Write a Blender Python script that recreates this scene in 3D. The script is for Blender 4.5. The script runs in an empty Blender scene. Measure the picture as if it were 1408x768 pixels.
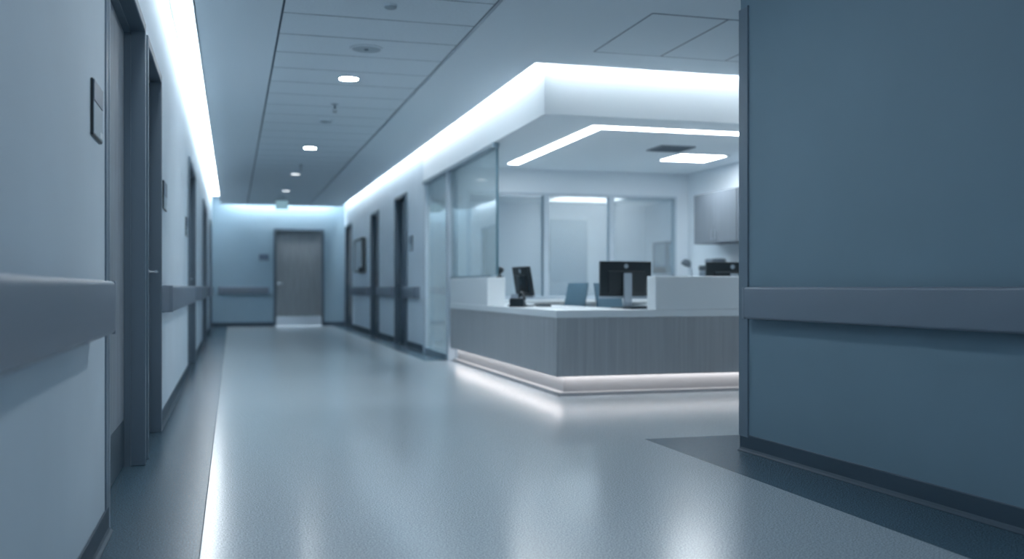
import bpy, bmesh, math, random
from mathutils import Vector, Matrix
random.seed(4)
D = bpy.data
SC = bpy.context.scene
COL = SC.collection
PI = math.pi

# ------------------------------------------------------------------ helpers
def link(o, parent=None):
    COL.objects.link(o)
    if parent is not None:
        o.parent = parent
    return o

def build(name, bm, mat, parent=None, smooth=False):
    me = D.meshes.new(name)
    bmesh.ops.recalc_face_normals(bm, faces=bm.faces)
    if smooth:
        for f in bm.faces:
            f.smooth = True
    bm.to_mesh(me)
    bm.free()
    mats = mat if isinstance(mat, (list, tuple)) else [mat]
    for m in mats:
        me.materials.append(m)
    if smooth:
        try:
            me.set_sharp_from_angle(angle=math.radians(40))
        except Exception:
            pass
    return link(D.objects.new(name, me), parent)

def tag(o, label=None, cat=None, group=None, kind=None):
    if label: o['label'] = label
    if cat: o['category'] = cat
    if group: o['group'] = group
    if kind: o['kind'] = kind
    return o

def thing(name, label, cat, loc=(0, 0, 0), rotz=0.0, group=None, kind=None):
    o = D.objects.new(name, None)
    o.empty_display_size = 0.1
    COL.objects.link(o)
    o.location = loc
    o.rotation_euler = (0, 0, rotz)
    return tag(o, label, cat, group, kind)

def B():
    return bmesh.new()

def add_box(bm, x0, x1, y0, y1, z0, z1, bevel=0.0, seg=2, mi=0, M=None):
    r = bmesh.ops.create_cube(bm, size=1.0)
    vs = r['verts']
    for v in vs:
        v.co = Vector((x0 + (v.co.x + .5) * (x1 - x0), y0 + (v.co.y + .5) * (y1 - y0), z0 + (v.co.z + .5) * (z1 - z0)))
    fs = {f for v in vs for f in v.link_faces}
    for f in fs:
        f.material_index = mi
    if bevel > 0:
        es = list({e for v in vs for e in v.link_edges})
        r2 = bmesh.ops.bevel(bm, geom=es, offset=bevel, segments=seg, profile=.5, affect='EDGES')
        vs = list({v for f in r2['faces'] for v in f.verts})
        for f in r2['faces']:
            f.material_index = mi
    if M is not None:
        allv = set(vs)
        # island flood (bevel keeps the box an island of its own)
        stack = list(allv)
        while stack:
            v = stack.pop()
            for e in v.link_edges:
                w = e.other_vert(v)
                if w not in allv:
                    allv.add(w); stack.append(w)
        bmesh.ops.transform(bm, matrix=M, verts=list(allv))
    return bm

def box(*a, **k):
    return add_box(B(), *a, **k)

def add_cyl(bm, p0, p1, r0, r1=None, seg=24, caps=True):
    r1 = r0 if r1 is None else r1
    p0, p1 = Vector(p0), Vector(p1)
    d = p1 - p0
    M = Matrix.Translation((p0 + p1) / 2) @ d.to_track_quat('Z', 'Y').to_matrix().to_4x4()
    bmesh.ops.create_cone(bm, cap_ends=caps, segments=seg, radius1=r0, radius2=r1, depth=d.length, matrix=M)
    return bm

def add_lathe(bm, prof, seg=32, center=(0, 0, 0)):
    cx, cy, cz = center
    rings = []
    for r, z in prof:
        if r < 1e-6:
            rings.append([bm.verts.new((cx, cy, cz + z))])
        else:
            rings.append([bm.verts.new((cx + r * math.cos(2 * PI * i / seg), cy + r * math.sin(2 * PI * i / seg), cz + z)) for i in range(seg)])
    for a, b in zip(rings, rings[1:]):
        for i in range(seg):
            j = (i + 1) % seg
            if len(a) == 1 and len(b) == 1: continue
            if len(a) == 1: bm.faces.new((a[0], b[i], b[j]))
            elif len(b) == 1: bm.faces.new((a[i], b[0], a[j]))
            else: bm.faces.new((a[i], b[i], b[j], a[j]))
    return bm

def add_tube(bm, pts, r, seg=10):
    pts = [Vector(p) for p in pts]
    rings = []
    for i, p in enumerate(pts):
        t = (pts[min(i + 1, len(pts) - 1)] - pts[max(i - 1, 0)]).normalized()
        q = t.to_track_quat('Z', 'Y')
        rings.append([bm.verts.new(p + q @ Vector((r * math.cos(2 * PI * k / seg), r * math.sin(2 * PI * k / seg), 0))) for k in range(seg)])
    for a, b in zip(rings, rings[1:]):
        for i in range(seg):
            j = (i + 1) % seg
            bm.faces.new((a[i], a[j], b[j], b[i]))
    bm.faces.new(rings[0]); bm.faces.new(rings[-1])
    return bm

def add_prism(bm, pts, axis, a0, a1):
    """closed 2-D outline extruded along an axis; axis 'x': pts=(y,z), 'y': pts=(x,z), 'z': pts=(x,y)"""
    def mk(p, a):
        return {'x': (a, p[0], p[1]), 'y': (p[0], a, p[1]), 'z': (p[0], p[1], a)}[axis]
    A = [bm.verts.new(mk(p, a0)) for p in pts]
    Bv = [bm.verts.new(mk(p, a1)) for p in pts]
    n = len(pts)
    for i in range(n):
        j = (i + 1) % n
        bm.faces.new((A[i], A[j], Bv[j], Bv[i]))
    bm.faces.new(A); bm.faces.new(list(reversed(Bv)))
    return bm

def round_rect(x0, x1, y0, y1, r, n=5, corners=(1, 1, 1, 1)):
    """outline with rounded corners, order: (x1,y1),(x0,y1),(x0,y0),(x1,y0)"""
    out = []
    cs = [(x1 - r, y1 - r, 0, (x1, y1)), (x0 + r, y1 - r, 90, (x0, y1)), (x0 + r, y0 + r, 180, (x0, y0)), (x1 - r, y0 + r, 270, (x1, y0))]
    for on, (cx, cy, a, k) in zip(corners, cs):
        if not on:
            out.append(k); continue
        for i in range(n + 1):
            t = math.radians(a + 90 * i / n)
            out.append((cx + r * math.cos(t), cy + r * math.sin(t)))
    return out

# ------------------------------------------------------------------ materials
def mat(name, col, rough=.5, metal=0.0, spec=.5, noise=None, grain=None, bump=0.0, coat=0.0):
    m = D.materials.new(name); m.use_nodes = True
    nt = m.node_tree; N = nt.nodes; L = nt.links
    b = N['Principled BSDF']
    b.inputs['Base Color'].default_value = (*col, 1)
    b.inputs['Roughness'].default_value = rough
    b.inputs['Metallic'].default_value = metal
    b.inputs['Specular IOR Level'].default_value = spec
    if coat:
        b.inputs['Coat Weight'].default_value = coat
        b.inputs['Coat Roughness'].default_value = .2
    if noise or grain:
        tc = N.new('ShaderNodeTexCoord')
        mp = N.new('ShaderNodeMapping')
        L.new(tc.outputs['Object'], mp.inputs['Vector'])
        nz = N.new('ShaderNodeTexNoise')
        if grain:
            mp.inputs['Scale'].default_value = grain[0]
            amt = grain[1]
            nz.inputs['Scale'].default_value = 1.0
            nz.inputs['Detail'].default_value = 5
            nz.inputs['Roughness'].default_value = .65
        else:
            nz.inputs['Scale'].default_value = noise[0]
            amt = noise[1]
            nz.inputs['Detail'].default_value = 3
        L.new(mp.outputs['Vector'], nz.inputs['Vector'])
        cr = N.new('ShaderNodeValToRGB')
        cr.color_ramp.elements[0].position = .3
        cr.color_ramp.elements[1].position = .7
        cr.color_ramp.elements[0].color = (*[c * (1 - amt) for c in col], 1)
        cr.color_ramp.elements[1].color = (*[min(1, c * (1 + amt)) for c in col], 1)
        L.new(nz.outputs['Fac'], cr.inputs['Fac'])
        L.new(cr.outputs['Color'], b.inputs['Base Color'])
        if bump:
            bp = N.new('ShaderNodeBump')
            bp.inputs['Strength'].default_value = bump
            bp.inputs['Distance'].default_value = .002
            L.new(nz.outputs['Fac'], bp.inputs['Height'])
            L.new(bp.outputs['Normal'], b.inputs['Normal'])
    return m

def emis(name, col, strength):
    m = D.materials.new(name); m.use_nodes = True
    nt = m.node_tree
    nt.nodes.clear()
    o = nt.nodes.new('ShaderNodeOutputMaterial')
    e = nt.nodes.new('ShaderNodeEmission')
    e.inputs['Color'].default_value = (*col, 1)
    e.inputs['Strength'].default_value = strength
    nt.links.new(e.outputs[0], o.inputs['Surface'])
    return m

def floor_mat(name, col, amt, rough, spec=.42):
    m = D.materials.new(name); m.use_nodes = True
    nt = m.node_tree; N = nt.nodes; L = nt.links
    b = N['Principled BSDF']
    tc = N.new('ShaderNodeTexCoord')
    n1 = N.new('ShaderNodeTexNoise'); n1.inputs['Scale'].default_value = 150; n1.inputs['Detail'].default_value = 4; n1.inputs['Roughness'].default_value = .7
    n2 = N.new('ShaderNodeTexNoise'); n2.inputs['Scale'].default_value = 1.1; n2.inputs['Detail'].default_value = 3
    L.new(tc.outputs['Object'], n1.inputs['Vector']); L.new(tc.outputs['Object'], n2.inputs['Vector'])
    cr = N.new('ShaderNodeValToRGB')
    E = cr.color_ramp.elements
    E[0].position = .39; E[0].color = (*[c * (1 - amt) for c in col], 1)
    E[1].position = .61; E[1].color = (*[c * (1 + amt) for c in col], 1)
    mid = E.new(.5); mid.color = (*col, 1)
    L.new(n1.outputs['Fac'], cr.inputs['Fac'])
    L.new(cr.outputs['Color'], b.inputs['Base Color'])
    mr = N.new('ShaderNodeMapRange')
    mr.inputs['From Min'].default_value = .3; mr.inputs['From Max'].default_value = .7
    mr.inputs['To Min'].default_value = rough; mr.inputs['To Max'].default_value = rough
    L.new(n2.outputs['Fac'], mr.inputs['Value'])
    L.new(mr.outputs['Result'], b.inputs['Roughness'])
    bp = N.new('ShaderNodeBump'); bp.inputs['Strength'].default_value = .03; bp.inputs['Distance'].default_value = .0006
    L.new(n1.outputs['Fac'], bp.inputs['Height']); L.new(bp.outputs['Normal'], b.inputs['Normal'])
    b.inputs['Specular IOR Level'].default_value = spec
    return m

def glass_mat(name, tint, ior=1.45, rough=.02, haze=0.0, hazecol=(.7, .8, .85)):
    m = D.materials.new(name); m.use_nodes = True
    nt = m.node_tree; N = nt.nodes; L = nt.links
    N.clear()
    o = N.new('ShaderNodeOutputMaterial')
    lw = N.new('ShaderNodeLayerWeight'); lw.inputs['Blend'].default_value = .5
    pw = N.new('ShaderNodeMath'); pw.operation = 'POWER'; pw.inputs[1].default_value = 5.0
    fr = N.new('ShaderNodeMath'); fr.operation = 'MULTIPLY_ADD'
    f0 = ((ior - 1) / (ior + 1)) ** 2
    fr.inputs[1].default_value = 1 - f0; fr.inputs[2].default_value = f0
    L.new(lw.outputs['Facing'], pw.inputs[0]); L.new(pw.outputs[0], fr.inputs[0])
    tr = N.new('ShaderNodeBsdfTransparent'); tr.inputs['Color'].default_value = (*tint, 1)
    gl = N.new('ShaderNodeBsdfGlossy'); gl.inputs['Roughness'].default_value = rough
    mx = N.new('ShaderNodeMixShader')
    L.new(fr.outputs[0], mx.inputs['Fac']); L.new(gl.outputs[0], mx.inputs[2])
    if haze > 0:
        df = N.new('ShaderNodeBsdfTranslucent'); df.inputs['Color'].default_value = (*hazecol, 1)
        m2 = N.new('ShaderNodeMixShader'); m2.inputs['Fac'].default_value = haze
        L.new(tr.outputs[0], m2.inputs[1]); L.new(df.outputs[0], m2.inputs[2])
        L.new(m2.outputs[0], mx.inputs[1])
    else:
        L.new(tr.outputs[0], mx.inputs[1])
    L.new(mx.outputs[0], o.inputs['Surface'])
    return m

COOL = (.72, .87, 1.0)
WHITE = (.90, .96, 1.0)
WARM = (1.0, .93, .92)

M_wall = mat('wall_paint', (.60, .69, .76), .6, spec=.3, noise=(2.0, .025))
M_blue = mat('blue_wall_paint', (.28, .395, .475), .6, spec=.3, noise=(2.0, .025))
M_pier = mat('slate_blue_wall_paint', (.155, .238, .296), .6, spec=.3, noise=(2.0, .025))
M_station = mat('station_wall_paint', (.74, .80, .85), .6, spec=.3)
M_ceil = mat('ceiling_paint', (.68, .75, .80), .85, spec=.2)
M_tile = mat('ceiling_tile', (.66, .73, .78), .9, spec=.15, noise=(60, .04))
M_gap = mat('shadow_gap', (.12, .165, .21), .8, spec=.2)
M_slot = mat('slot_paint', (.82, .87, .90), .7, spec=.2)
M_bulk = mat('bulkhead_paint', (.76, .82, .86), .7, spec=.2)
M_soff = mat('soffit_paint', (.76, .82, .86), .8, spec=.2)
M_floor = floor_mat('vinyl_floor', (.375, .43, .47), .42, .20)
M_border = floor_mat('vinyl_border', (.062, .108, .145), .45, .27, .12)
M_weld = mat('weld_rod', (.05, .07, .09), .8, spec=.05)
M_base = mat('baseboard_vinyl', (.05, .08, .11), .55, spec=.3)
M_rail = mat('handrail_vinyl', (.145, .185, .235), .42, noise=(300, .04))
M_guard = mat('corner_guard_vinyl', (.12, .17, .22), .4)
M_frame = mat('door_frame_paint', (.085, .125, .165), .38)
M_wood = mat('grey_wood', (.25, .275, .295), .5, grain=((38, 38, 1.6), .22))
M_wood_l = mat('pale_grey_wood', (.23, .27, .31), .5, grain=((38, 38, 1.6), .15))
M_deskwood = mat('desk_grey_wood', (.34, .36, .38), .42, grain=((40, 40, .8), .13))
M_steel = mat('brushed_steel', (.48, .53, .58), .32, metal=1.0)
M_kick = mat('dark_kick_plate', (.03, .06, .085), .35)
M_white = mat('white_laminate', (.72, .77, .80), .4)
M_top = mat('solid_surface', (.72, .77, .80), .32)
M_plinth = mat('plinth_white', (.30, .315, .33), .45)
M_black = mat('black_plastic', (.006, .014, .02), .38)
M_blackm = mat('dark_grey_plastic', (.02, .035, .045), .4)
M_grey = mat('mid_grey_plastic', (.13, .17, .21), .45)
M_silver = mat('silver_plastic', (.30, .36, .42), .35)
M_fabric = mat('chair_fabric', (.115, .20, .265), .85, noise=(400, .15), spec=.2)
M_cab = mat('cabinet_laminate', (.155, .185, .22), .5, grain=((30, 30, 1.5), .08))
M_sign_d = mat('sign_dark', (.105, .15, .21), .4)
M_sign_l = mat('sign_light', (.27, .36, .42), .4)
M_sign_w = mat('sign_paper', (.62, .68, .72), .6)
M_paper = mat('paper_white', (.75, .79, .82), .7)
M_chrome = mat('chrome', (.62, .68, .73), .2, metal=1.0)
M_grille = mat('speaker_grille', (.36, .43, .48), .7)
M_whitep = mat('white_plastic', (.60, .67, .72), .5)
M_glass = glass_mat('partition_glass', (.90, .96, .97), 1.5, haze=.18)
M_glass2 = glass_mat('office_glass', (.84, .90, .93), 1.45, haze=.12, hazecol=(.78, .82, .84))
M_gedge = mat('glass_edge', (.10, .19, .24), .3)
M_gframe = mat('glass_frame', (.20, .28, .34), .35)
M_wframe = mat('pale_window_frame', (.50, .58, .65), .4)

E_cove = emis('cove_led', WHITE, 9.8)
E_bulk = emis('bulkhead_led', WHITE, 52)
E_end = emis('end_wall_led', WHITE, 34)
E_line = emis('linear_led', WHITE, 11)
E_panel = emis('panel_led', WHITE, 15)
E_down = emis('downlight_led', WHITE, 200)
E_down1 = emis('downlight_led_second', WHITE, 60)
E_down2 = emis('downlight_led_dim', WHITE, 1.6)
E_kick = emis('kick_led', WARM, 6.5)
E_office_fill = emis('office_fill_led', WHITE, 10)
E_strip = emis('office_led_far', WHITE, 1.7)
E_exit = emis('exit_sign_glow', (.40, .70, .84), .38)

# ------------------------------------------------------------------ dimensions
XL, XR = -.467, 2.70          # corridor walls
CZ = 2.93                      # ceiling
RZ = 3.15                      # top of the light slots
SZ = 2.506                     # bulkhead / station soffit
YE = 24.87                     # end wall
YB = -4.0                      # behind the camera
PX, PY, PA = 2.865, 5.20, math.radians(2.0)   # pier corner, small skew
XFAR = 9.6

# ------------------------------------------------------------------ floor
xs = [-.70, -.113, -.1085, 2.35, 2.49, 2.70, XFAR + .1]
ys = [YB, 5.74, 12.62, YE + .2]
fb = B()
def quad(x0, x1, y0, y1, mi):
    f = fb.faces.new([fb.verts.new((x, y, 0)) for x, y in ((x0, y0), (x1, y0), (x1, y1), (x0, y1))])
    f.material_index = mi
quad(-.70, -.1125, YB, YE + .2, 1)
quad(-.1125, -.1085, YB, YE + .2, 2)
quad(-.1085, 2.49, YB, 5.74, 0)
quad(2.49, XFAR + .1, YB, 5.74, 1)
quad(-.1085, XFAR + .1, 5.74, 12.62, 0)
quad(-.1085, 2.40, 12.62, YE + .2, 0)
quad(2.40, 2.72, 12.62, YE + .2, 1)
quad(2.72, XFAR + .1, 12.62, YE + .2, 0)
tag(build('floor', fb, [M_floor, M_border, M_weld]), 'speckled blue grey vinyl floor with darker border strips', 'floor', kind='structure')

# ------------------------------------------------------------------ doors (local: x along the wall, y out into the corridor)
DOOR_N = [0]
def door(label, loc, rotz, w, h, leafmat, double=False, kick=None, handle='right', depth=.085, kick_h=.25, proud=.022, proud1=None, lever=.087):
    DOOR_N[0] += 1
    t = thing('door_%d' % DOOR_N[0], label, 'door', loc, rotz, kind='structure')
    j = .05
    fbm = B()
    add_box(fbm, 0, j, -depth - .06, proud, 0, h, .004, 1)
    add_box(fbm, w - j, w, -depth - .06, proud if proud1 is None else proud1, 0, h, .004, 1)
    add_box(fbm, j, w - j, -depth - .06, proud, h - j, h, .004, 1)
    # rebate stops
    add_box(fbm, j, j + .012, -depth, -depth + .035, 0, h - j)
    add_box(fbm, w - j - .012, w - j, -depth, -depth + .035, 0, h - j)
    add_box(fbm, j + .012, w - j - .012, -depth, -depth + .035, h - j - .012, h - j)
    build('frame', fbm, M_frame, t)
    n = 2 if double else 1
    lw = (w - 2 * j) / n
    for i in range(n):
        x0 = j + i * lw + .003; x1 = j + (i + 1) * lw - .003
        lf = build('leaf', box(x0, x1, -depth - .045, -depth, .008, h - j - .003, .003, 1), leafmat, t)
        if kick is not None:
            build('kick_plate', box(x0 + .012, x1 - .012, -depth, -depth + .003, .012, kick_h), kick, t)
        hb = B()
        right = (handle == 'right') != (double and i == 0) if not double else (i == 0)
        hx = x1 - .07 if right else x0 + .07
        s = -1 if right else 1
        add_cyl(hb, (hx, -depth, 1.05), (hx, -depth + .012, 1.05), .027)
        add_cyl(hb, (hx, -depth, 1.05), (hx, -depth + lever - .002, 1.05), .010, seg=12)
        add_tube(hb, [(hx, -depth + lever - .009, 1.05), (hx + s * .015, -depth + lever, 1.05), (hx + s * .13, -depth + lever, 1.05)], .010)
        build('handle', hb, M_chrome, t, smooth=True)
    return t

OPEN_L = [(4.135, 5.66), (5.80, 6.92), (11.45, 13.35), (17.0, 19.2), (22.3, 23.7)]
HL = [2.365, 2.345, 2.40, 2.40, 2.42]
LW = ['grey door in the deep dark frame nearest the camera on the left wall',
      'second dark framed door along the left wall with bright lever handle',
      'wide dark framed double door midway along the left wall',
      'dark framed double door further along the left wall, fourth from the front',
      'last dark framed door on the left wall before the blue end wall']
for k, ((y0, y1), h) in enumerate(zip(OPEN_L, HL)):
    door(LW[k], (XL, y1, 0), -PI / 2, y1 - y0, h, M_wood_l if k == 0 else M_wood, double=(k in (2, 3)), kick=M_kick, handle='left' if k else 'right', proud1=.006 if k == 0 else None, lever=.055 if k == 0 else .087)

OPEN_R = [(15.65, 16.88), (18.83, 19.93), (23.2, 24.6)]
HR = [2.48, 2.44, 2.46]
RW = ['dark framed door on the right wall nearest the glass partition',
      'dark framed door on the right wall, middle one of three',
      'dark framed door on the right wall nearest the blue end wall']
for k, ((y0, y1), h) in enumerate(zip(OPEN_R, HR)):
    door(RW[k], (XR, y0, 0), PI / 2, y1 - y0, h, M_frame if k == 0 else M_wood, kick=M_kick, handle='right')
door('grey wood door with steel kick plate in the blue end wall', (2.20, YE, 0), PI, 1.22, 2.39, M_wood, kick=M_steel, handle='right', kick_h=.24, depth=.05)

# ------------------------------------------------------------------ walls
def wall_y(bm, xa, xb, y0, y1, openings, heights, top):
    y = y0
    for (a, b), h in zip(openings, heights):
        add_box(bm, xa, xb, y, a, 0, top)
        add_box(bm, xa, xb, a, b, h, top)
        y = b
    add_box(bm, xa, xb, y, y1, 0, top)
bm = B(); wall_y(bm, XL - .2, XL, YB, YE + .2, OPEN_L, HL, RZ)
tag(build('wall_left', bm, M_wall), 'long pale grey wall along the left of the corridor', 'wall', kind='structure')
bm = B(); wall_y(bm, XR, XR + .16, 14.30, YE + .2, OPEN_R, HR, RZ)
tag(build('wall_right', bm, M_wall), 'pale grey corridor wall beyond the glass partition on the right', 'wall', kind='structure')
bm = B()
add_box(bm, XL, .98, YE, YE + .2, 0, RZ); add_box(bm, .98, 2.20, YE, YE + .2, 2.39, RZ); add_box(bm, 2.20, XR, YE, YE + .2, 0, RZ)
tag(build('wall_end', bm, M_blue), 'blue painted wall closing the far end of the corridor', 'wall', kind='structure')

# pier on the right foreground (L shaped in plan)
def pier_pt(d, off=0.0):            # d back towards the camera from the corner, off towards the corridor
    return (PX + d * math.sin(PA) - off * math.cos(PA), PY - d * math.cos(PA) - off * math.sin(PA))
bm = B()
a0 = (PX, PY); a1 = pier_pt(9.2)
b1 = pier_pt(9.2, -.16)
add_prism(bm, [a0, a1, b1, (PX + .165, PY - .16), (XFAR, PY - .16), (XFAR, PY)], 'z', 0, CZ + .02)
tag(build('wall_pier', bm, M_pier), 'dark slate blue wall filling the right foreground', 'wall', kind='structure')
bm = B()
add_box(bm, XFAR, XFAR + .1, PY - .16, 18, 0, CZ + .02)
tag(build('wall_side', bm, M_wall), 'wall closing the side passage behind the slate blue wall', 'wall', kind='structure')

# ------------------------------------------------------------------ ceiling
bm = B()
TX0, TX1 = .352, 1.79
CE = 24.52
add_box(bm, -.26, TX0 - .012, YB, CE, CZ, CZ + .03)                  # left plasterboard
add_box(bm, TX1 + .012, 2.575, YB, CE, CZ, CZ + .03)                  # right plasterboard
add_box(bm, 2.575, XFAR, YB, 8.325, CZ, CZ + .03)                      # side passage
add_box(bm, XL, -.26, YB, 2.4, CZ, CZ + .03)
add_box(bm, TX0 - .012, TX1 + .012, YB, 2.0, CZ, CZ + .03)
add_box(bm, TX0 - .012, TX1 + .012, CE - .02, CE, CZ, CZ + .03)
CEIL = tag(build('ceiling', bm, M_ceil), 'pale grey plasterboard corridor ceiling', 'ceiling', kind='structure')
# shadow gap tray and tiles
bm = B(); add_box(bm, TX0 - .012, TX1 + .012, 2.0, CE - .02, CZ + .012, CZ + .03)
tag(build('tile_grid', bm, M_gap, CEIL), 'dark lines between the ceiling tiles')
bm = B()
y = 7.30 - .612 * 9
while y + .612 < CE - .02:
    if y >= 1.6:
        add_box(bm, TX0 + .004, TX1 - .022, max(y + .006, 2.002), y + .612 - .006, CZ + .001, CZ + .0125)
    y += .612
bm.normal_update()
for f in bm.faces:
    f.material_index = 0 if abs(f.normal.z) > .5 else 1
tag(build('tile_panels', bm, [M_tile, M_gap], CEIL))
bm = B()                                                             # thin silver edge trim on the right of the tiles
add_box(bm, TX1 - .006, TX1 + .002, 2.0, CE - .02, CZ - .001, CZ + .0125)
build('edge_trim', bm, M_ceil, CEIL)
# slot linings
bm = B()
add_box(bm, -.262, -.25, 2.4, CE, CZ, RZ)
add_box(bm, XL, -.25, 2.388, 2.4, CZ, RZ)
add_box(bm, 2.563, 2.575, 8.325, CE, CZ, RZ)
add_box(bm, 2.563, XFAR, 8.313, 8.325, CZ, RZ)
add_box(bm, -.25, 2.563, CE - .012, CE, CZ, RZ)
add_box(bm, XL - .2, XFAR, YB, YE + .2, RZ, RZ + .05)
tag(build('slot_lining', bm, M_slot, CEIL), 'white lining of the light slots')

# bulkhead over the station
bm = B()
add_box(bm, XR, XFAR, 8.45, 8.57, SZ, RZ)
add_box(bm, XR, XR + .12, 8.57, 14.30, SZ, RZ)
tag(build('trim_1', bm, M_bulk), 'bright bulkhead band wrapping the reception corner under the ceiling', 'bulkhead', kind='structure')
bm = B()
add_box(bm, XR + .12, XFAR, 8.57, 18, SZ, SZ + .05)
tag(build('ceiling_station', bm, M_soff), 'lower ceiling over the reception station', 'ceiling', kind='structure')

# ------------------------------------------------------------------ cove lights
def led(name, label, boxes, m, group=None):
    t = thing(name, label, 'cove light', ((boxes[0][0] + boxes[0][1]) / 2, (boxes[0][2] + boxes[0][3]) / 2, boxes[0][5]), 0, group)
    o = Vector(t.location)
    hb, db = B(), B()
    for x0, x1, y0, y1, z0, z1 in boxes:
        add_box(hb, x0 - .008 - o.x, x1 + .008 - o.x, y0 - .008 - o.y, y1 + .008 - o.y, z0 + .008 - o.z, z1 - o.z)
        add_box(db, x0 - o.x, x1 - o.x, y0 - o.y, y1 - o.y, z0 - o.z, z0 + .012 - o.z)
    build('housing', hb, M_white, t)
    build('diffuser', db, m, t)
led('cove_light', 'long bright light strip in the ceiling slot above the left wall', [(-.44, -.30, 2.5, 24.3, RZ - .03, RZ)], E_cove)
led('cove_light', 'light strip in the slot around the reception bulkhead', [(2.592, 2.622, 8.36, 24.3, RZ - .03, RZ), (2.622, XFAR - .1, 8.342, 8.372, RZ - .03, RZ)], E_bulk)
led('cove_light', 'light strip in the slot above the blue end wall', [(-.15, 2.5, 24.63, 24.70, RZ - .03, RZ)], E_end)

# linear light on the station ceiling
def linear_light():
    t = thing('linear_light', 'bright angled linear light set into the station ceiling', 'ceiling light', (3.40, 8.98, SZ))
    db, fb_ = B(), B()
    w = .065
    # L shape: leg along y then along x
    out = [(-w, -w), (5.5, -w), (5.5, w), (w, w), (w, 2.95), (-w, 2.95)]
    add_prism(db, out, 'z', -.010, .004)
    k = w + .012
    add_prism(fb_, [(-k, -k), (5.512, -k), (5.512, k), (k, k), (k, 2.962), (-k, 2.962)], 'z', -.004, .012)
    build('frame', fb_, M_whitep, t)
    build('diffuser', db, E_line, t)
linear_light()

t = thing('panel_light', 'square bright light panel in the station ceiling', 'ceiling light', (5.31, 10.80, SZ))
bm = B()
for s in (-1, 1):
    add_box(bm, s * .31 - .012, s * .31 + .012, -.322, .322, -.012, .002)
    add_box(bm, -.298, .298, s * .31 - .012, s * .31 + .012, -.012, .002)
build('frame', bm, M_whitep, t)
build('diffuser', box(-.298, .298, -.298, .298, -.009, -.002), E_panel, t)

t = thing('air_vent', 'dark square air vent in the station ceiling beside the light panel', 'vent', (4.72, 10.15, SZ))
bm = B()
for s in (-1, 1):
    add_box(bm, s * .19 - .015, s * .19 + .015, -.205, .205, -.012, .002)
    add_box(bm, -.175, .175, s * .19 - .015, s * .19 + .015, -.012, .002)
build('frame', bm, M_grey, t)
bm = B()
for i in range(9):
    yy = -.16 + i * .04
    add_box(bm, -.175, .175, -.002, .002, -.016, .016, M=Matrix.Translation((0, yy, -.006)) @ Matrix.Rotation(.7, 4, 'X'))
build('louvre', bm, M_grey, t)
build('backing', box(-.175, .175, -.175, .175, -.0015, .001), M_grey, t)

# ------------------------------------------------------------------ round ceiling fittings
DOWN = [(-.4, 'added unseen round ceiling light brightening the near end of the corridor', E_down),  # fill light out of view, added to brighten the foreground
        (4.62, 'added unseen round ceiling light brightening the walls around the first door on the left', E_down),  # also added out of view, lifts the near left wall and pier
        (9.44, 'round bright recessed ceiling light nearest the camera, beyond the grey ceiling speaker', E_down),
        (14.27, 'round recessed ceiling light second along the corridor ceiling', E_down1),
        (17.63, 'dimmer round recessed ceiling light, third along the corridor ceiling', E_down2),
        (20.74, 'round recessed ceiling light farthest along, just before the hanging sign', E_down2)]
DOWN = [(1.065,) + d for d in DOWN] + [(5.4, 6.75, 'added unseen round ceiling light in the side passage brightening the desk front', E_down)]  # last one is added behind the pier to light desk front and floor
for xx, yy, lb, em in DOWN:
    t = thing('ceiling_light', lb, 'ceiling light', (xx, yy, CZ), 0, 'recessed round lights in the corridor ceiling')
    build('trim_ring', add_lathe(B(), [(.085, .004), (.108, .004), (.108, -.004), (.096, -.008), (.085, -.006), (.085, .004)], 40), M_whitep, t, smooth=True)
    build('diffuser', add_lathe(B(), [(0, -.005), (.086, -.005), (.086, .0), (0, .0)], 40), em, t)
t = thing('ceiling_speaker', 'round grey ceiling speaker before the first bright ceiling light', 'speaker', (1.07, 8.20, CZ))
build('trim_ring', add_lathe(B(), [(.118, .002), (.138, .002), (.136, -.010), (.122, -.014), (.116, -.008)], 40), M_whitep, t, smooth=True)
build('grille', add_lathe(B(), [(0, -.012), (.06, -.012), (.117, -.009), (.117, .002), (0, .002)], 40), M_grille, t, smooth=True)
build('badge', add_lathe(B(), [(0, -.020), (.015, -.018), (.022, -.012), (.022, -.008), (0, -.008)], 20), M_gap, t, smooth=True)

def detector(yy, lb, r=.055):
    t = thing('smoke_detector', lb, 'smoke detector', (1.07, yy, CZ))
    build('base', add_lathe(B(), [(r * 1.05, .002), (r * 1.05, -.012), (r, -.014)], 28), M_whitep, t, smooth=True)
    build('head', add_lathe(B(), [(r * .95, -.012), (r * .92, -.022), (r * .6, -.030), (0, -.031)], 28), M_grille, t, smooth=True)
detector(6.90, 'small round smoke detector at the front edge of the tiled ceiling', .045)
detector(11.86, 'flat round smoke detector between the first two ceiling lights', .075)
def sprinkler(yy, lb):
    t = thing('sprinkler', lb, 'sprinkler', (1.07, yy, CZ))
    build('escutcheon', add_lathe(B(), [(.042, .002), (.042, -.004), (.016, -.014), (.014, -.014)], 24), M_silver, t, smooth=True)
    bm = B(); add_cyl(bm, (0, 0, 0), (0, 0, -.05), .011, seg=12)
    for s in (-1, 1): add_tube(bm, [(s * .010, 0, -.045), (s * .022, 0, -.062), (s * .004, 0, -.085)], .004, 8)
    build('body', bm, M_grey, t, smooth=True)
    build('deflector', add_lathe(B(), [(0, -.084), (.024, -.086), (.024, -.089), (0, -.090)], 20), M_grey, t)
sprinkler(10.80, 'small sprinkler hanging just beyond the first bright ceiling light')
sprinkler(16.25, 'small sprinkler hanging just beyond the second ceiling light')

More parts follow.
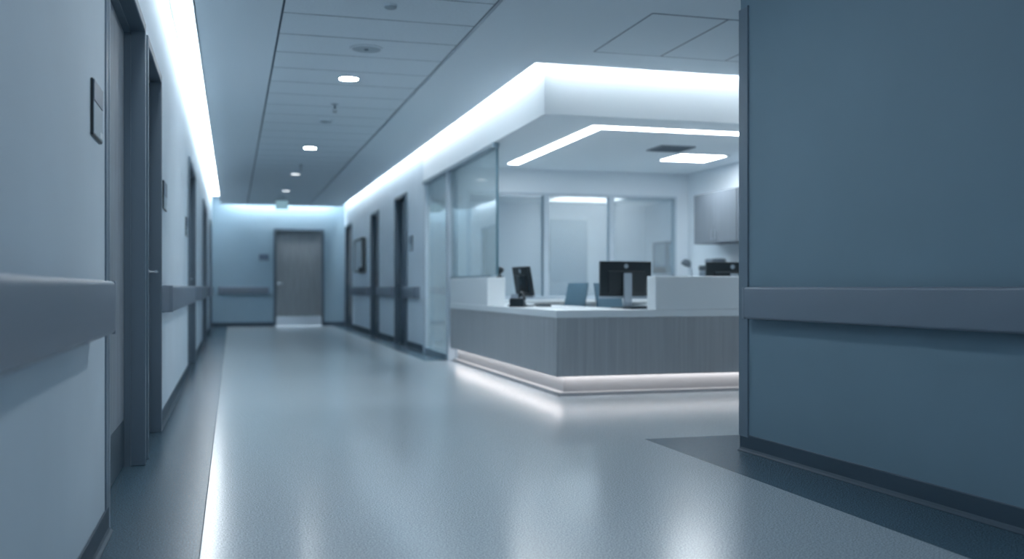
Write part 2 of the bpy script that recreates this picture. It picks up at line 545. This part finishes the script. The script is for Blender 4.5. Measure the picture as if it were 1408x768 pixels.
# exit sign
t = thing('exit_sign', 'small pale teal sign hanging from the ceiling near the end wall', 'sign', (1.04, 22.0, CZ))
bm = B(); add_box(bm, -.07, .07, -.03, .03, -.02, 0, .004, 1)
for s in (-1, 1): add_cyl(bm, (s * .05, 0, -.02), (s * .05, 0, -.075), .006, seg=10)
build('bracket', bm, M_silver, t)
build('housing', box(-.14, .14, -.016, .016, -.095, -.07, .004, 1), M_silver, t)
build('panel', box(-.135, .135, -.006, .006, -.285, -.095, .003, 1), E_exit, t)

# access panels right of the corridor ceiling
for i in range(4):
    x0 = 2.92 + i * .61
    lb = ['ceiling access panel at the corner nearest the corridor', 'ceiling access panel second from the corridor', 'ceiling access panel partly hidden behind the blue wall edge', 'ceiling access panel beside the hidden one'][i]
    if i == 3: break
    t = thing('access_panel', lb, 'access panel', (x0 + .305, 7.19, CZ), 0, 'access panels in the side ceiling')
    fr = B()
    for s in (-1, 1):
        add_box(fr, s * .301 - .006, s * .301 + .004, -.605, .605, -.0035, .001)
        add_box(fr, -.297, .297, s * .601 - .005, s * .601 + .009, -.0035, .001)
    build('frame', fr, M_sign_d, t)
    build('panel', box(-.295, .297, -.596, .596, -.003, .0005), M_ceil, t)

# ------------------------------------------------------------------ baseboards
def bb_profile(h=.10):
    return [(0, 0), (.022, 0), (.022, .004), (.012, .012), (.007, .022), (.007, h - .004), (.004, h), (0, h)]
def baseboard(bm, p0, p1):
    """from p0 to p1, wall on the left of travel direction's -normal; normal = right of direction"""
    p0, p1 = Vector((*p0, 0)), Vector((*p1, 0))
    d = (p1 - p0); L_ = d.length; d.normalize()
    n = Vector((d.y, -d.x, 0))
    A = [bm.verts.new(p0 + n * a + Vector((0, 0, z))) for a, z in bb_profile()]
    C = [bm.verts.new(p1 + n * a + Vector((0, 0, z))) for a, z in bb_profile()]
    k = len(A)
    for i in range(k):
        j = (i + 1) % k
        bm.faces.new((A[i], A[j], C[j], C[i]))
    bm.faces.new(A); bm.faces.new(list(reversed(C)))
bm = B()
prev = YB
for a, b in OPEN_L + [(YE, YE)]:
    if a - prev > .2: baseboard(bm, (XL, prev), (XL, a))
    prev = b
tag(build('baseboard_left', bm, M_base), 'dark vinyl baseboard along the left wall', 'baseboard', kind='structure')
bm = B()
prev = 14.34
for a, b in OPEN_R:
    baseboard(bm, (XR, a), (XR, prev)); prev = b
baseboard(bm, (XR, YE), (XR, prev))
tag(build('baseboard_right', bm, M_base), 'dark vinyl baseboard along the far right wall', 'baseboard', kind='structure')
bm = B(); baseboard(bm, (XL, YE), (.98, YE)); baseboard(bm, (2.20, YE), (XR, YE))
tag(build('baseboard_end', bm, M_base), 'dark baseboard under the blue end wall', 'baseboard', kind='structure')
bm = B(); baseboard(bm, pier_pt(0), pier_pt(9.0)); baseboard(bm, (XFAR, PY), (PX, PY))
tag(build('baseboard_pier', bm, M_base), 'dark vinyl baseboard under the slate blue foreground wall', 'baseboard', kind='structure')

# ------------------------------------------------------------------ corner guards
t = thing('corner_guard', 'thin dark guard strip on the left wall corner beside the first door', 'corner guard', (XL, 4.135, 0))
build('strip', box(.0, .006, -.085, -.012, .004, 2.75, .002, 1), M_guard, t)
build('edge_lip', box(.0, .010, -.012, .0, .004, 2.75, .003, 2), M_silver, t)
t = thing('corner_guard', 'tall dark guard strip on the corner edge of the slate blue wall', 'corner guard', (PX, PY, 0), 0)
t.rotation_euler.z = PA
# local y runs along the pier face (towards -y = camera), -x = corridor
bm = B(); add_box(bm, -.009, .0, -.085, .009, .085, 2.57, .002, 2)
build('face_wing', bm, M_guard, t)
bm = B(); add_box(bm, .0, .06, .001, .009, .085, 2.57, .002, 2)
build('return_wing', bm, M_guard, t)
bm = B(); add_box(bm, -.0105, .0, -.091, -.086, .085, 2.575)
build('seal', bm, M_gap, t)

# ------------------------------------------------------------------ handrails (local x along, y out)
RAIL0, RAIL1 = .785, .965
def handrail(label, loc, rotz, L_, cap0=True, cap1=True, group='wall handrails', cap_gap=.0, d=.085):
    t = thing('handrail', label, 'handrail', loc, rotz, group)
    pr = round_rect(.0, d, RAIL0, RAIL1, .016, 5, (1, 0, 0, 1))
    c = .045
    xa = c if cap0 else 0; xb = L_ - c if cap1 else L_
    build('cover', add_prism(B(), pr, 'x', xa, xb), M_rail, t, smooth=True)
    n = max(2, int(L_ / 1.6))
    for i in range(n):
        xx = .15 + (L_ - .3) * i / (n - 1)
        build('bracket', box(xx - .03, xx + .03, .0, .02, RAIL0 - .006, RAIL0 + .03), M_guard, t)
    for flag, s in ((cap0, 0), (cap1, 1)):
        if not flag: continue
        bm = B()
        g = .0015
        # plan outline of the cap: rounded at the free end, extruded in z with a small bevel
        r = .030
        pts = []
        if s == 0:
            pts = [(c - g, 0), (c - g, d)]
            for i in range(7):
                a = math.radians(90 + 90 * i / 6); pts.append((r + r * math.cos(a), d - r + r * math.sin(a)))
            pts.append((0, 0))
        else:
            pts = [(L_ - c + g, 0), (L_ - c + g, d)]
            for i in range(7):
                a = math.radians(90 - 90 * i / 6); pts.append((L_ - r + r * math.cos(a), d - r + r * math.sin(a)))
            pts.append((L_, 0))
        add_prism(bm, pts, 'z', RAIL0, RAIL1)
        es = [e for e in bm.edges if abs(e.verts[0].co.z - e.verts[1].co.z) < 1e-6 and max(e.verts[0].co.y, e.verts[1].co.y) > .01 and abs(e.verts[0].co.x - e.verts[1].co.x) + abs(e.verts[0].co.y - e.verts[1].co.y) > .001
              and not (abs(e.verts[0].co.x - e.verts[1].co.x) < 1e-6 and abs(e.verts[0].co.x - (c - g if s == 0 else L_ - c + g)) < 1e-5)]
        bmesh.ops.bevel(bm, geom=es, offset=.015, segments=4, profile=.5, affect='EDGES', clamp_overlap=True)
        build('end_cap', bm, M_rail, t, smooth=True)
    return t
LR = [(-3.0, 3.65, 'large grey handrail on the near left wall ending before the first door'),
      (7.0, 11.35, 'grey handrail on the left wall just beyond the second door'),
      (13.45, 16.9, 'grey handrail on the left wall between the two double doors'),
      (19.3, 22.2, 'grey handrail on the left wall farthest along before the last door')]
for y0, y1, lb in LR:
    handrail(lb, (XL, y1, .007 if y0 < 0 else 0), -PI / 2, y1 - y0)
RR = [(14.58, 15.60, 'short grey handrail beside the glass partition on the right wall'),
      (16.95, 18.78, 'grey handrail on the right wall between the two nearer doors'),
      (20.0, 23.12, 'grey handrail on the right wall under the framed board')]
for y0, y1, lb in RR:
    handrail(lb, (XR, y0, 0), PI / 2, y1 - y0)
handrail('grey handrail on the blue end wall left of the door', (.88, YE, 0), PI, 1.2)
# local x must run towards the camera with y towards the corridor: mirror by starting at the camera end
p = pier_pt(5.125)
handrail('long grey handrail across the slate blue foreground wall', (p[0], p[1], -.012), PI / 2 + PA, 5.0, d=.08)

# ------------------------------------------------------------------ wall signs
def wall_sign(label, loc, rotz, w, h, dk=.4, th=.010, spot=True):
    t = thing('wall_sign', label, 'sign', loc, rotz)
    build('backplate', box(0, w, 0, th, 0, h, .003, 1), M_black, t)
    build('header', box(.008, w - .004, th, th + .003, h * (1 - dk), h - .004), M_sign_d, t)
    build('insert', box(.008, w - .004, th, th + .002, .006, h * (1 - dk) - .004), M_sign_l, t)
    if spot:
        build('paper_slip', box(.015, w * .34, th + .002, th + .003, .010, h * .17), M_sign_w, t)
wall_sign('dark edged door sign on the near left wall beside the first door', (XL, 3.90, 1.475), -PI / 2, .25, .195, .38)
wall_sign('small door sign just beyond the second door on the left wall', (XL, 7.62, 1.50), -PI / 2, .33, .20, .5)
wall_sign('small door sign before the wide double door on the left wall', (XL, 11.15, 1.49), -PI / 2, .33, .20, .5)
wall_sign('small door sign on the right wall beside the door nearest the glass', (XR, 15.17, 1.52), PI / 2, .33, .24, .5)
wall_sign('small dark door sign on the blue end wall left of the door', (.86, YE, 1.60), PI, .22, .16, .8, spot=False)

t = thing('notice_board', 'framed board with dark edge on the far right wall between two doors', 'notice board', (XR, 20.75, 1.28), PI / 2)
w, h, th = 1.35, .72, .09
bm = B()
add_box(bm, 0, .04, 0, th, 0, h, .004, 1); add_box(bm, w - .04, w, 0, th, 0, h, .004, 1)
add_box(bm, .04, w - .04, 0, th, 0, .04, .004, 1); add_box(bm, .04, w - .04, 0, th, h - .04, h, .004, 1)
build('frame', bm, M_blackm, t)
build('panel', box(.04, w - .04, .0, th - .02, .04, h - .04), M_sign_w, t)
build('latch', box(-.015, .10, .02, th + .06, -.02, .10, .01, 2), M_black, t)

# ------------------------------------------------------------------ glass partition on the corridor line
def window(n, label): return thing('window_%d' % n, label, 'window', (0, 0, 0), 0, kind='structure')
t = window(1, 'full height glass sidelight between the right wall and the reception desk')
bm = B()
add_box(bm, XR, XR + .12, 14.16, 14.30, 0, SZ, .004, 1)
add_box(bm, XR, XR + .10, 12.56, 12.72, 0, SZ, .004, 1)
build('post', bm, M_wframe, t)
bm = B()
add_box(bm, XR - .015, XR + .06, 12.72, 14.30, SZ - .055, SZ - .001, .004, 1)
add_box(bm, XR + .0, XR + .06, 12.72, 14.16, 0.0, .08, .004, 1)
build('rail', bm, M_gframe, t)
build('pane', box(XR + .035, XR + .047, 12.73, 14.15, .08, SZ - .055), M_glass, t)
t = window(2, 'tall frameless glass screen standing on the left white upstand of the desk')
build('rail', box(XR - .015, XR + .06, 10.235, 12.72, SZ - .055, SZ - .001, .004, 1), M_gframe, t)
build('pane', box(XR + .035, XR + .047, 10.27, 12.56, 1.085, SZ - .055), M_glass, t)
build('edge_strip', box(XR + .028, XR + .054, 10.245, 10.27, 1.085, SZ - .055, .003, 1), M_gedge, t)
build('sill_channel', box(XR + .02, XR + .06, 10.53, 12.56, 1.062, 1.085), M_gframe, t)

# ------------------------------------------------------------------ station back wall and windows
YW = 12.46
bm = B()
add_box(bm, XR + .10, 6.05, YW, YW + .14, 2.20, SZ)
add_box(bm, XR + .10, 5.88, YW, YW + .14, 0, .80)
add_box(bm, 5.88, 6.05, YW, YW + .14, 0, 2.20)
add_box(bm, XR + .10, 2.92, YW, YW + .14, .80, 2.20)
tag(build('wall_station_back', bm, M_station), 'white back wall of the reception station around the windows', 'wall', kind='structure')
bm = B()
add_box(bm, 6.05, 6.19, 8.57, YW + .14, 0, SZ)
add_box(bm, 6.19, 7.6, YW, YW + .14, 0, SZ)
add_box(bm, 7.6, 7.74, YW, 17.6, 0, SZ)
tag(build('wall_station_right', bm, M_station), 'white right wall of the reception station behind the cabinets', 'wall', kind='structure')
bm = B()
add_box(bm, XR + .16, 9.4, 17.5, 17.64, 0, SZ)
tag(build('wall_office', bm, M_station), 'pale far wall of the office behind the station windows', 'wall', kind='structure')
WN = [(2.92, 4.00, 'left window pane in the station back wall behind the angled monitor'),
      (4.00, 4.925, 'middle window pane in the station back wall above the chairs'),
      (4.925, 5.88, 'right window pane in the station back wall beside the cabinet')]
for k, (x0, x1, lb) in enumerate(WN):
    t = window(3 + k, lb)
    bm = B()
    add_box(bm, x0, x0 + .035, YW - .012, YW + .10, .80, 2.20, .003, 1)
    add_box(bm, x1 - .035, x1, YW - .012, YW + .10, .80, 2.20, .003, 1)
    add_box(bm, x0 + .035, x1 - .035, YW - .012, YW + .10, 2.165, 2.20, .003, 1)
    add_box(bm, x0 + .035, x1 - .035, YW - .012, YW + .10, .80, .835, .003, 1)
    build('frame', bm, M_wframe, t)
    build('seal', box(x1 - .045 if k < 2 else x1 - .05, x1 - .035, YW - .004, YW + .06, .835, 2.165), M_gframe, t)
    build('pane', box(x0 + .035, x1 - .05, YW + .03, YW + .042, .835, 2.165), M_glass2, t)

# office behind
t = thing('door_%d' % (DOOR_N[0] + 1), 'pale blue door in the office behind the middle window', 'door', (5.72, 17.5, 0), 0, kind='structure'); t.rotation_euler.z = PI
build('leaf', box(-.70, .04, -.0, .03, 0, 2.22, .004, 1), mat('office_door_paint', (.36, .47, .55), .5), t)
build('handle', add_tube(add_cyl(B(), (-.03, .03, 1.05), (-.03, .07, 1.05), .010), [(-.03, .07, 1.05), (-.15, .07, 1.05)], .010), M_chrome, t)
t = thing('panel_light', 'light panel on the office ceiling seen through the middle window', 'ceiling light', (5.98, 16.25, SZ))
bm = B()
for s in (-1, 1):
    add_box(bm, s * .61 - .012, s * .61 + .012, -.622, .622, -.012, .002)
    add_box(bm, -.598, .598, s * .61 - .012, s * .61 + .012, -.012, .002)
build('frame', bm, M_whitep, t)
build('diffuser', box(-.598, .598, -.598, .598, -.009, -.002), E_strip, t)
t = thing('panel_light', 'added hidden light panel on the office ceiling brightening the room behind the station windows', 'ceiling light', (4.6, 13.5, SZ))  # fill panel added above the window view, brightens the office
bm = B()
for s in (-1, 1):
    add_box(bm, s * .61 - .012, s * .61 + .012, -.622, .622, -.012, .002)
    add_box(bm, -.598, .598, s * .61 - .012, s * .61 + .012, -.012, .002)
build('frame', bm, M_whitep, t)
build('diffuser', box(-.598, .598, -.598, .598, -.009, -.002), E_office_fill, t)

t = thing('dispenser', 'grey framed wall dispenser seen through the right window of the station', 'dispenser', (5.93, 12.95, 1.02))
t.location = (7.48, 16.55, 1.20)
bm = B()
add_box(bm, .0, .12, -.33, .33, 0, .58, .012, 2)
build('case', bm, M_guard, t)
build('front_panel', box(-.006, .0, -.22, .22, .15, .53, .003, 1), M_sign_l, t)
build('side_panel', box(.035, .09, -.336, -.33, .15, .52, .002, 1), M_sign_l, t)
build('tray', box(-.012, .0, -.26, .26, .02, .11, .004, 1), M_blackm, t)

# ------------------------------------------------------------------ wall cabinets and back counter
CX = 5.70
for i, lb in enumerate(['grey wall cabinet at the back corner of the station', 'grey wall cabinet next to the corner one, partly behind the blue wall edge']):
    y1 = 11.56 - i * 1.12; y0 = y1 - 1.11
    t = thing('wall_cabinet', lb, 'cabinet', (CX, (y0 + y1) / 2, 1.50), 0, 'wall cabinets in the station')
    hw = (y1 - y0) / 2
    build('body', box(.02, .35, -hw, hw, 0, .63, .003, 1), M_cab, t)
    for s in (-1, 1):
        a, b = sorted((s * .003, s * (hw - .003)))
        dr = build('door', box(0, .019, a, b, .003, .627, .003, 1), M_cab, t)
        hb = B(); yy = s * .05
        add_box(hb, -.02, -.014, yy - .005, yy + .005, .04, .16, .002, 1); add_box(hb, -.014, .0, yy - .004, yy + .004, .05, .058); add_box(hb, -.014, .0, yy - .004, yy + .004, .142, .15)
        build('handle', hb, M_silver, dr)
t = thing('back_counter', 'white counter along the right wall of the station below the cabinets', 'counter', (5.75, 10.4, 0))
build('base_cabinet', box(-.25, .285, -1.9, 1.8, .08, .86), M_cab, t)
build('worktop', box(-.28, .285, -1.92, 1.82, .86, .90, .004, 1), M_white, t)
build('plinth', box(-.20, .28, -1.88, 1.78, 0, .08), M_base, t)
t = thing('back_desk', 'white worktop along the station back wall under the windows', 'counter', (4.0, 12.15, 0))
build('worktop', box(-1.15, 1.30, -.28, .30, .755, .79, .004, 1), M_white, t)
for x_ in (-1.10, .0, 1.18): build('support_panel', box(x_, x_ + .04, -.24, .24, 0, .755), M_white, t)
build('modesty_panel', box(-1.06, 1.22, .24, .26, .25, .755), M_white, t)

# printer and lamp on the right counter
t = thing('printer', 'dark topped low machine on the counter beneath the grey cabinets', 'printer', (5.79, 11.15, .90))
build('body', box(-.13, .2, -.20, .20, 0, .26, .015, 2), M_grey, t)
build('scanner_lid', box(-.13, .205, -.21, .21, .262, .33, .015, 2), M_blackm, t)
build('paper_tray', box(-.17, -.13, -.14, .14, .05, .09, .006, 1), M_blackm, t)
build('feeder', box(-.10, .10, -.10, .10, .33, .41, .02, 3), M_grey, t)
t = thing('desk_lamp', 'small grey desk lamp head above the white ledge near the back corner', 'lamp', (5.89, 12.0, .90))
build('base', add_lathe(B(), [(0, .0), (.08, .0), (.08, .012), (.02, .02), (0, .02)], 24), M_grey, t, smooth=True)
build('arm', add_tube(B(), [(0, 0, .01), (0, .0, .2), (-.02, 0, .33), (-.06, 0, .38)], .008), M_silver, t, smooth=True)
bm = add_lathe(B(), [(.0, .05), (.035, .045), (.06, .02), (.072, -.03), (.066, -.03), (.055, .015), (.03, .035), (0, .04)], 24)
bmesh.ops.transform(bm, matrix=Matrix.Translation((-.08, 0, .375)) @ Matrix.Rotation(.5, 4, 'Y'), verts=bm.verts)
build('lamp_shade', bm, M_grey, t, smooth=True)

# ------------------------------------------------------------------ reception desk
t = thing('reception_desk', 'L shaped grey wood reception desk with pale counter and glowing base', 'desk', (XR, 8.12, 0))
X1 = 5.95 - XR        # runs on to the right behind the pier
Y1 = 12.44 - 8.12
PZ0, PZ1 = .176, .686
pt = .04
build('front_panel', box(.0, X1, .0, pt, PZ0, PZ1, .002, 1), M_deskwood, t)
build('side_panel', box(.0, pt, pt, Y1, PZ0, PZ1, .002, 1), M_deskwood, t)
ct = .85
bm = B(); o = .004
add_prism(bm, [(-o, -o), (X1, -o), (X1, ct), (ct, ct), (ct, Y1), (-o, Y1)], 'z', .688, .752)
es = [e for e in bm.edges]
bmesh.ops.bevel(bm, geom=es, offset=.004, segments=2, profile=.5, affect='EDGES')
build('countertop', bm, M_top, t)
# recessed plinth with stepped foot
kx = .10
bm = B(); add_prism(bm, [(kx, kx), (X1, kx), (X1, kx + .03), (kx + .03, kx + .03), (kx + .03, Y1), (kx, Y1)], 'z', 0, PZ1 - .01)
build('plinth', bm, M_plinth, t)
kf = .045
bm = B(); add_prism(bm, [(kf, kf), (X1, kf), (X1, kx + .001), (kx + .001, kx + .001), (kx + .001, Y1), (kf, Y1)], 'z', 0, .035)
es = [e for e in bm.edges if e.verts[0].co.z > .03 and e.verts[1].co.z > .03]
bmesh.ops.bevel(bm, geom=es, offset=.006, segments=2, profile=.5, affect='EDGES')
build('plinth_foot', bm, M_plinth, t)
bm = B(); add_prism(bm, [(.045, .045), (X1, .045), (X1, .095), (.095, .095), (.095, Y1), (.045, Y1)], 'z', PZ0 + .004, PZ0 + .02)
tag(build('light_strip', bm, E_kick, t), 'glowing light strip beneath the wood panels')
build('strip_channel', add_prism(B(), [(.041, .041), (X1, .041), (X1, .0995), (.0995, .0995), (.0995, Y1), (.041, Y1)], 'z', PZ0 + .0205, PZ0 + .03), M_whitep, t)
# end legs / supports under the counter
for xx in (1.6, X1 - .05): build('support_panel', box(xx, xx + .03, .131, ct - .03, 0, .687), M_white, t)
for yy in (1.6, 3.0, Y1 - .04): build('support_panel', box(.131, ct - .03, yy, yy + .03, 0, .687), M_white, t)
# raised upstands
u0, u1 = 10.53 - 8.12, 12.44 - 8.12
build('upstand', box(.002, .205, u0, u1, .753, 1.062, .004, 1), M_white, t)
ux = 3.63 - XR
build('upstand', box(ux, X1, .0, .19, .753, 1.052, .004, 1), M_white, t)

# ------------------------------------------------------------------ things on the desk
CT = .752
def monitor(label, loc, rotz, w=.55, h=.335, lift=.115, tilt=0.0, group='desk monitors', neck=None):
    """local: back faces -y, screen faces +y"""
    t = thing('monitor', label, 'monitor', loc, rotz, group)
    R = Matrix.Translation((0, .0, lift + h / 2)) @ Matrix.Rotation(tilt, 4, 'X') @ Matrix.Translation((0, 0, -lift - h / 2))
    def P(name, bm, m, smooth=False, par=None, tr=True):
        if tr: bmesh.ops.transform(bm, matrix=R, verts=bm.verts)
        return build(name, bm, m, par or t, smooth)
    hs = P('housing', box(-w / 2, w / 2, -.018, .018, lift, lift + h, .006, 2), M_black)
    P('screen', box(-w / 2 + .012, w / 2 - .012, .018, .0195, lift + .02, lift + h - .012), M_blackm)
    P('rear_bulge', box(-w * .36, w * .36, -.034, -.017, lift + .03, lift + h * .72, .008, 2), M_black)
    bm = B(); add_cyl(bm, (0, -.0185, lift + h * .86), (0, -.0215, lift + h * .86), .022, seg=24)
    tag(P('badge', bm, M_silver), 'round silver badge')
    P('chin', box(-w / 2, w / 2, -.014, .018, lift - .022, lift - .001, .003, 1), M_silver)
    build('neck', box(-.042, .042, -.066, -.046, .010, lift + h * .66, .006, 2), neck or M_silver, t)
    bm = box(-.03, .03, -.047, -.030, lift + h * .40, lift + h * .58, .004, 1)
    build('mount', bm, M_grey, t)
    bm = B(); add_prism(bm, round_rect(-.13, .13, -.13, .07, .02), 'z', 0, .012)
    build('base', bm, M_blackm, t)
    return t
monitor('black monitor seen from behind with silver stand in the middle of the desk', (3.645, 8.86, CT), math.radians(2), .535, .335, .115)
monitor('black monitor whose top edge shows above the right white upstand', (4.78, 8.86, CT), math.radians(-1), .56, .335, .115)
monitor('black monitor turned side on beside the left white upstand', (2.955, 10.0, CT), math.radians(-83), .42, .31, .11, math.radians(10), neck=M_blackm)

def phone(label, loc, rotz):
    t = thing('telephone', label, 'telephone', loc, rotz)
    bm = B(); add_prism(bm, [(-.09, 0), (.09, 0), (.09, .075), (.06, .085), (-.09, .02)], 'x', -.10, .10)
    bmesh.ops.bevel(bm, geom=list(bm.edges), offset=.006, segments=2, profile=.5, affect='EDGES')
    build('body', bm, M_black, t)
    bm = add_tube(B(), [(-.07, -.09, .07), (-.07, -.07, .088), (-.07, 0, .112), (-.07, .06, .128), (-.07, .09, .115)], .02, 12)
    build('handset', bm, M_black, t, smooth=True)
    bm = B()
    for i in range(3):
        for j in range(4):
            x_ = .0 + i * .028; y_ = -.055 + j * .024; z_ = .02 + (y_ + .09) * .433
            add_box(bm, x_ - .009, x_ + .009, y_ - .008, y_ + .008, z_ - .004, z_ + .008, .001, 1)
    build('keypad', bm, M_grey, t)
    build('display', box(-.02, .085, .055, .06, .06, .12, .003, 1), M_silver, t)
    return t
phone('black desk telephone beside the left white upstand', (2.80, 9.66, CT), math.radians(150)).scale = (.72, .85, 1.1)

def keyboard(label, loc, rotz):
    t = thing('keyboard', label, 'keyboard', loc, rotz, 'keyboards on the desk')
    bm = B(); add_prism(bm, round_rect(-.22, .22, -.075, .075, .012), 'z', 0, .016)
    build('body', bm, M_blackm, t)
    bm = B()
    for r in range(5):
        for c_ in range(15):
            add_box(bm, -.21 + c_ * .028, -.21 + c_ * .028 + .023, -.066 + r * .026, -.066 + r * .026 + .021, .016, .022)
    build('keys', bm, M_grey, t)
keyboard('dark keyboard on the side counter in front of the angled monitor', (3.16, 9.98, CT), math.radians(78))
t = thing('paper_sheet', 'white paper sheet lying on the desk between the telephone and chair', 'paper', (3.12, 9.08, CT), .3)
build('sheet', box(-.105, .105, -.148, .148, 0, .004), M_paper, t)
t = thing('paper_stack', 'stack of white papers beside the middle monitor stand', 'paper', (3.88, 8.75, CT), -.1)
build('sheets', box(-.09, .09, -.148, .148, 0, .035, .002, 1), M_paper, t)
t = thing('document_tray', 'low dark tray in front of the middle monitor', 'tray', (3.66, 8.48, CT), 0)
bm = B()
add_box(bm, -.16, .16, -.11, .11, 0, .006); add_box(bm, -.16, -.153, -.11, .11, .006, .022); add_box(bm, .153, .16, -.11, .11, .006, .022); add_box(bm, -.153, .153, .103, .11, .006, .022)
build('tray_body', bm, M_blackm, t)

t = thing('desk_camera', 'small black rounded device on top of the left white upstand', 'camera', (2.862, 10.60, 1.062)); t.scale = (1.15, 1.15, 1.1)
build('base', add_lathe(B(), [(0, 0), (.034, 0), (.034, .012), (.018, .02), (0, .02)], 20), M_black, t, smooth=True)
build('neck', add_cyl(B(), (0, 0, .018), (0, 0, .045), .010, seg=12), M_black, t)
bm = B(); bmesh.ops.create_uvsphere(bm, u_segments=20, v_segments=12, radius=.042)
bmesh.ops.transform(bm, matrix=Matrix.Translation((0, 0, .075)) @ Matrix.Diagonal((1, 1.05, .85, 1)), verts=bm.verts)
build('head', bm, M_black, t, smooth=True)
build('lens', add_cyl(B(), (0, -.040, .075), (0, -.047, .075), .018), M_blackm, t)

# ------------------------------------------------------------------ office chairs (local: backrest towards +y, seat centre at origin)
def chair(label, loc, rotz, group='office chairs behind the desk'):
    t = thing('office_chair', label, 'chair', loc, rotz, group)
    bm = B()
    add_box(bm, -.24, .24, -.24, .23, .42, .50, .03, 4)
    build('seat', bm, M_fabric, t, smooth=True)
    # backrest: curved padded slab
    bm = B()
    W, H_ = .46, .50
    nu, nv = 9, 9
    def pt_(u, v, side):
        x_ = (u - .5) * W * (1 - .10 * v)
        z_ = .50 + v * H_
        y_ = .235 + .10 * v - .05 * (1 - (2 * u - 1) ** 2) * 0 + .04 * (2 * u - 1) ** 2 * -1
        e = min(u, 1 - u, v, 1 - v)
        th = .028 if e > .05 else .012
        return (x_, y_ + side * th, z_)
    for side in (-1, 1):
        g = [[bm.verts.new(pt_(i / (nu - 1), j / (nv - 1), side)) for i in range(nu)] for j in range(nv)]
        for j in range(nv - 1):
            for i in range(nu - 1):
                bm.faces.new((g[j][i], g[j][i + 1], g[j + 1][i + 1], g[j + 1][i]))
        if side == -1: g0 = g
    ring = lambda g: [g[0][i] for i in range(nu)] + [g[j][-1] for j in range(1, nv)] + [g[-1][i] for i in range(nu - 2, -1, -1)] + [g[j][0] for j in range(nv - 2, 0, -1)]
    ra, rb = ring(g0), ring(g)
    for i in range(len(ra)):
        j = (i + 1) % len(ra)
        bm.faces.new((ra[i], ra[j], rb[j], rb[i]))
    build('backrest', bm, M_fabric, t, smooth=True)
    build('back_support', add_tube(B(), [(0, .05, .40), (0, .22, .395), (0, .275, .43), (0, .30, .55), (0, .325, .66)], .018), M_blackm, t, smooth=True)
    bm = B(); add_cyl(bm, (0, 0, .09), (0, 0, .28), .027); add_cyl(bm, (0, 0, .28), (0, 0, .41), .018); add_box(bm, -.09, .09, -.09, .09, .395, .42, .004, 1)
    build('gas_lift', bm, M_blackm, t)
    for k in range(5):
        a = 2 * PI * k / 5 + .3
        lg = build('leg', add_tube(B(), [(0, 0, .105), (.15 * math.cos(a), .15 * math.sin(a), .095), (.29 * math.cos(a), .29 * math.sin(a), .075)], .018, 8), M_blackm, t, smooth=True)
        bm = B(); c_ = Vector((.29 * math.cos(a), .29 * math.sin(a), .028)); n = Vector((-math.sin(a), math.cos(a), 0))
        add_cyl(bm, c_ - n * .024, c_ - n * .006, .028, seg=16); add_cyl(bm, c_ + n * .006, c_ + n * .024, .028, seg=16)
        add_cyl(bm, c_ - n * .02, c_ + n * .02, .006, seg=8); add_cyl(bm, c_ + Vector((0, 0, .0)), c_ + Vector((0, 0, .05)), .008, seg=8)
        build('caster', bm, M_black, lg)
    for s in (-1, 1):
        bm = add_tube(B(), [(s * .20, .02, .43), (s * .27, .02, .43), (s * .275, .02, .55), (s * .275, .02, .62)], .012, 8)
        add_box(bm, s * .275 - .03, s * .275 + .03, -.11, .13, .62, .645, .008, 2)
        build('armrest', bm, M_blackm, t)
    return t
chair('grey blue office chair leaning back between the two nearer monitors', (3.40, 10.28, 0), math.radians(-80))
chair('grey blue office chair half hidden behind the middle monitor', (4.22, 10.22, 0), math.radians(28))

# ------------------------------------------------------------------ world, camera, view
w = D.worlds.new('world'); SC.world = w; w.use_nodes = True
bg = w.node_tree.nodes['Background']
bg.inputs['Color'].default_value = (.60, .78, .92, 1)
bg.inputs['Strength'].default_value = 1.7

f_px = 1359.0
yaw = math.atan(385 / f_px)
cam = D.cameras.new('camera'); co = D.objects.new('camera', cam); COL.objects.link(co)
co.location = (0, 0, .95)
co.rotation_euler = (PI / 2, 0, -yaw)
cam.sensor_width = 36; cam.sensor_fit = 'HORIZONTAL'
cam.lens = 36 * f_px / 1408
cam.shift_y = 11 / 1408
cam.clip_start = .05
cam.dof.use_dof = True
cam.dof.focus_distance = 4.6
cam.dof.aperture_fstop = 1.45
SC.camera = co

vs = SC.view_settings
SC.display_settings.display_device = 'sRGB'
vs.view_transform = 'Standard'; vs.look = 'None'; vs.exposure = 0.55; vs.gamma = 1.0; vs.use_curve_mapping = False
cy = SC.cycles
cy.max_bounces = 10; cy.diffuse_bounces = 6; cy.glossy_bounces = 4; cy.transparent_max_bounces = 16
cy.use_denoising = True
cy.sample_clamp_indirect = 6.0
cy.caustics_reflective = False; cy.caustics_refractive = False
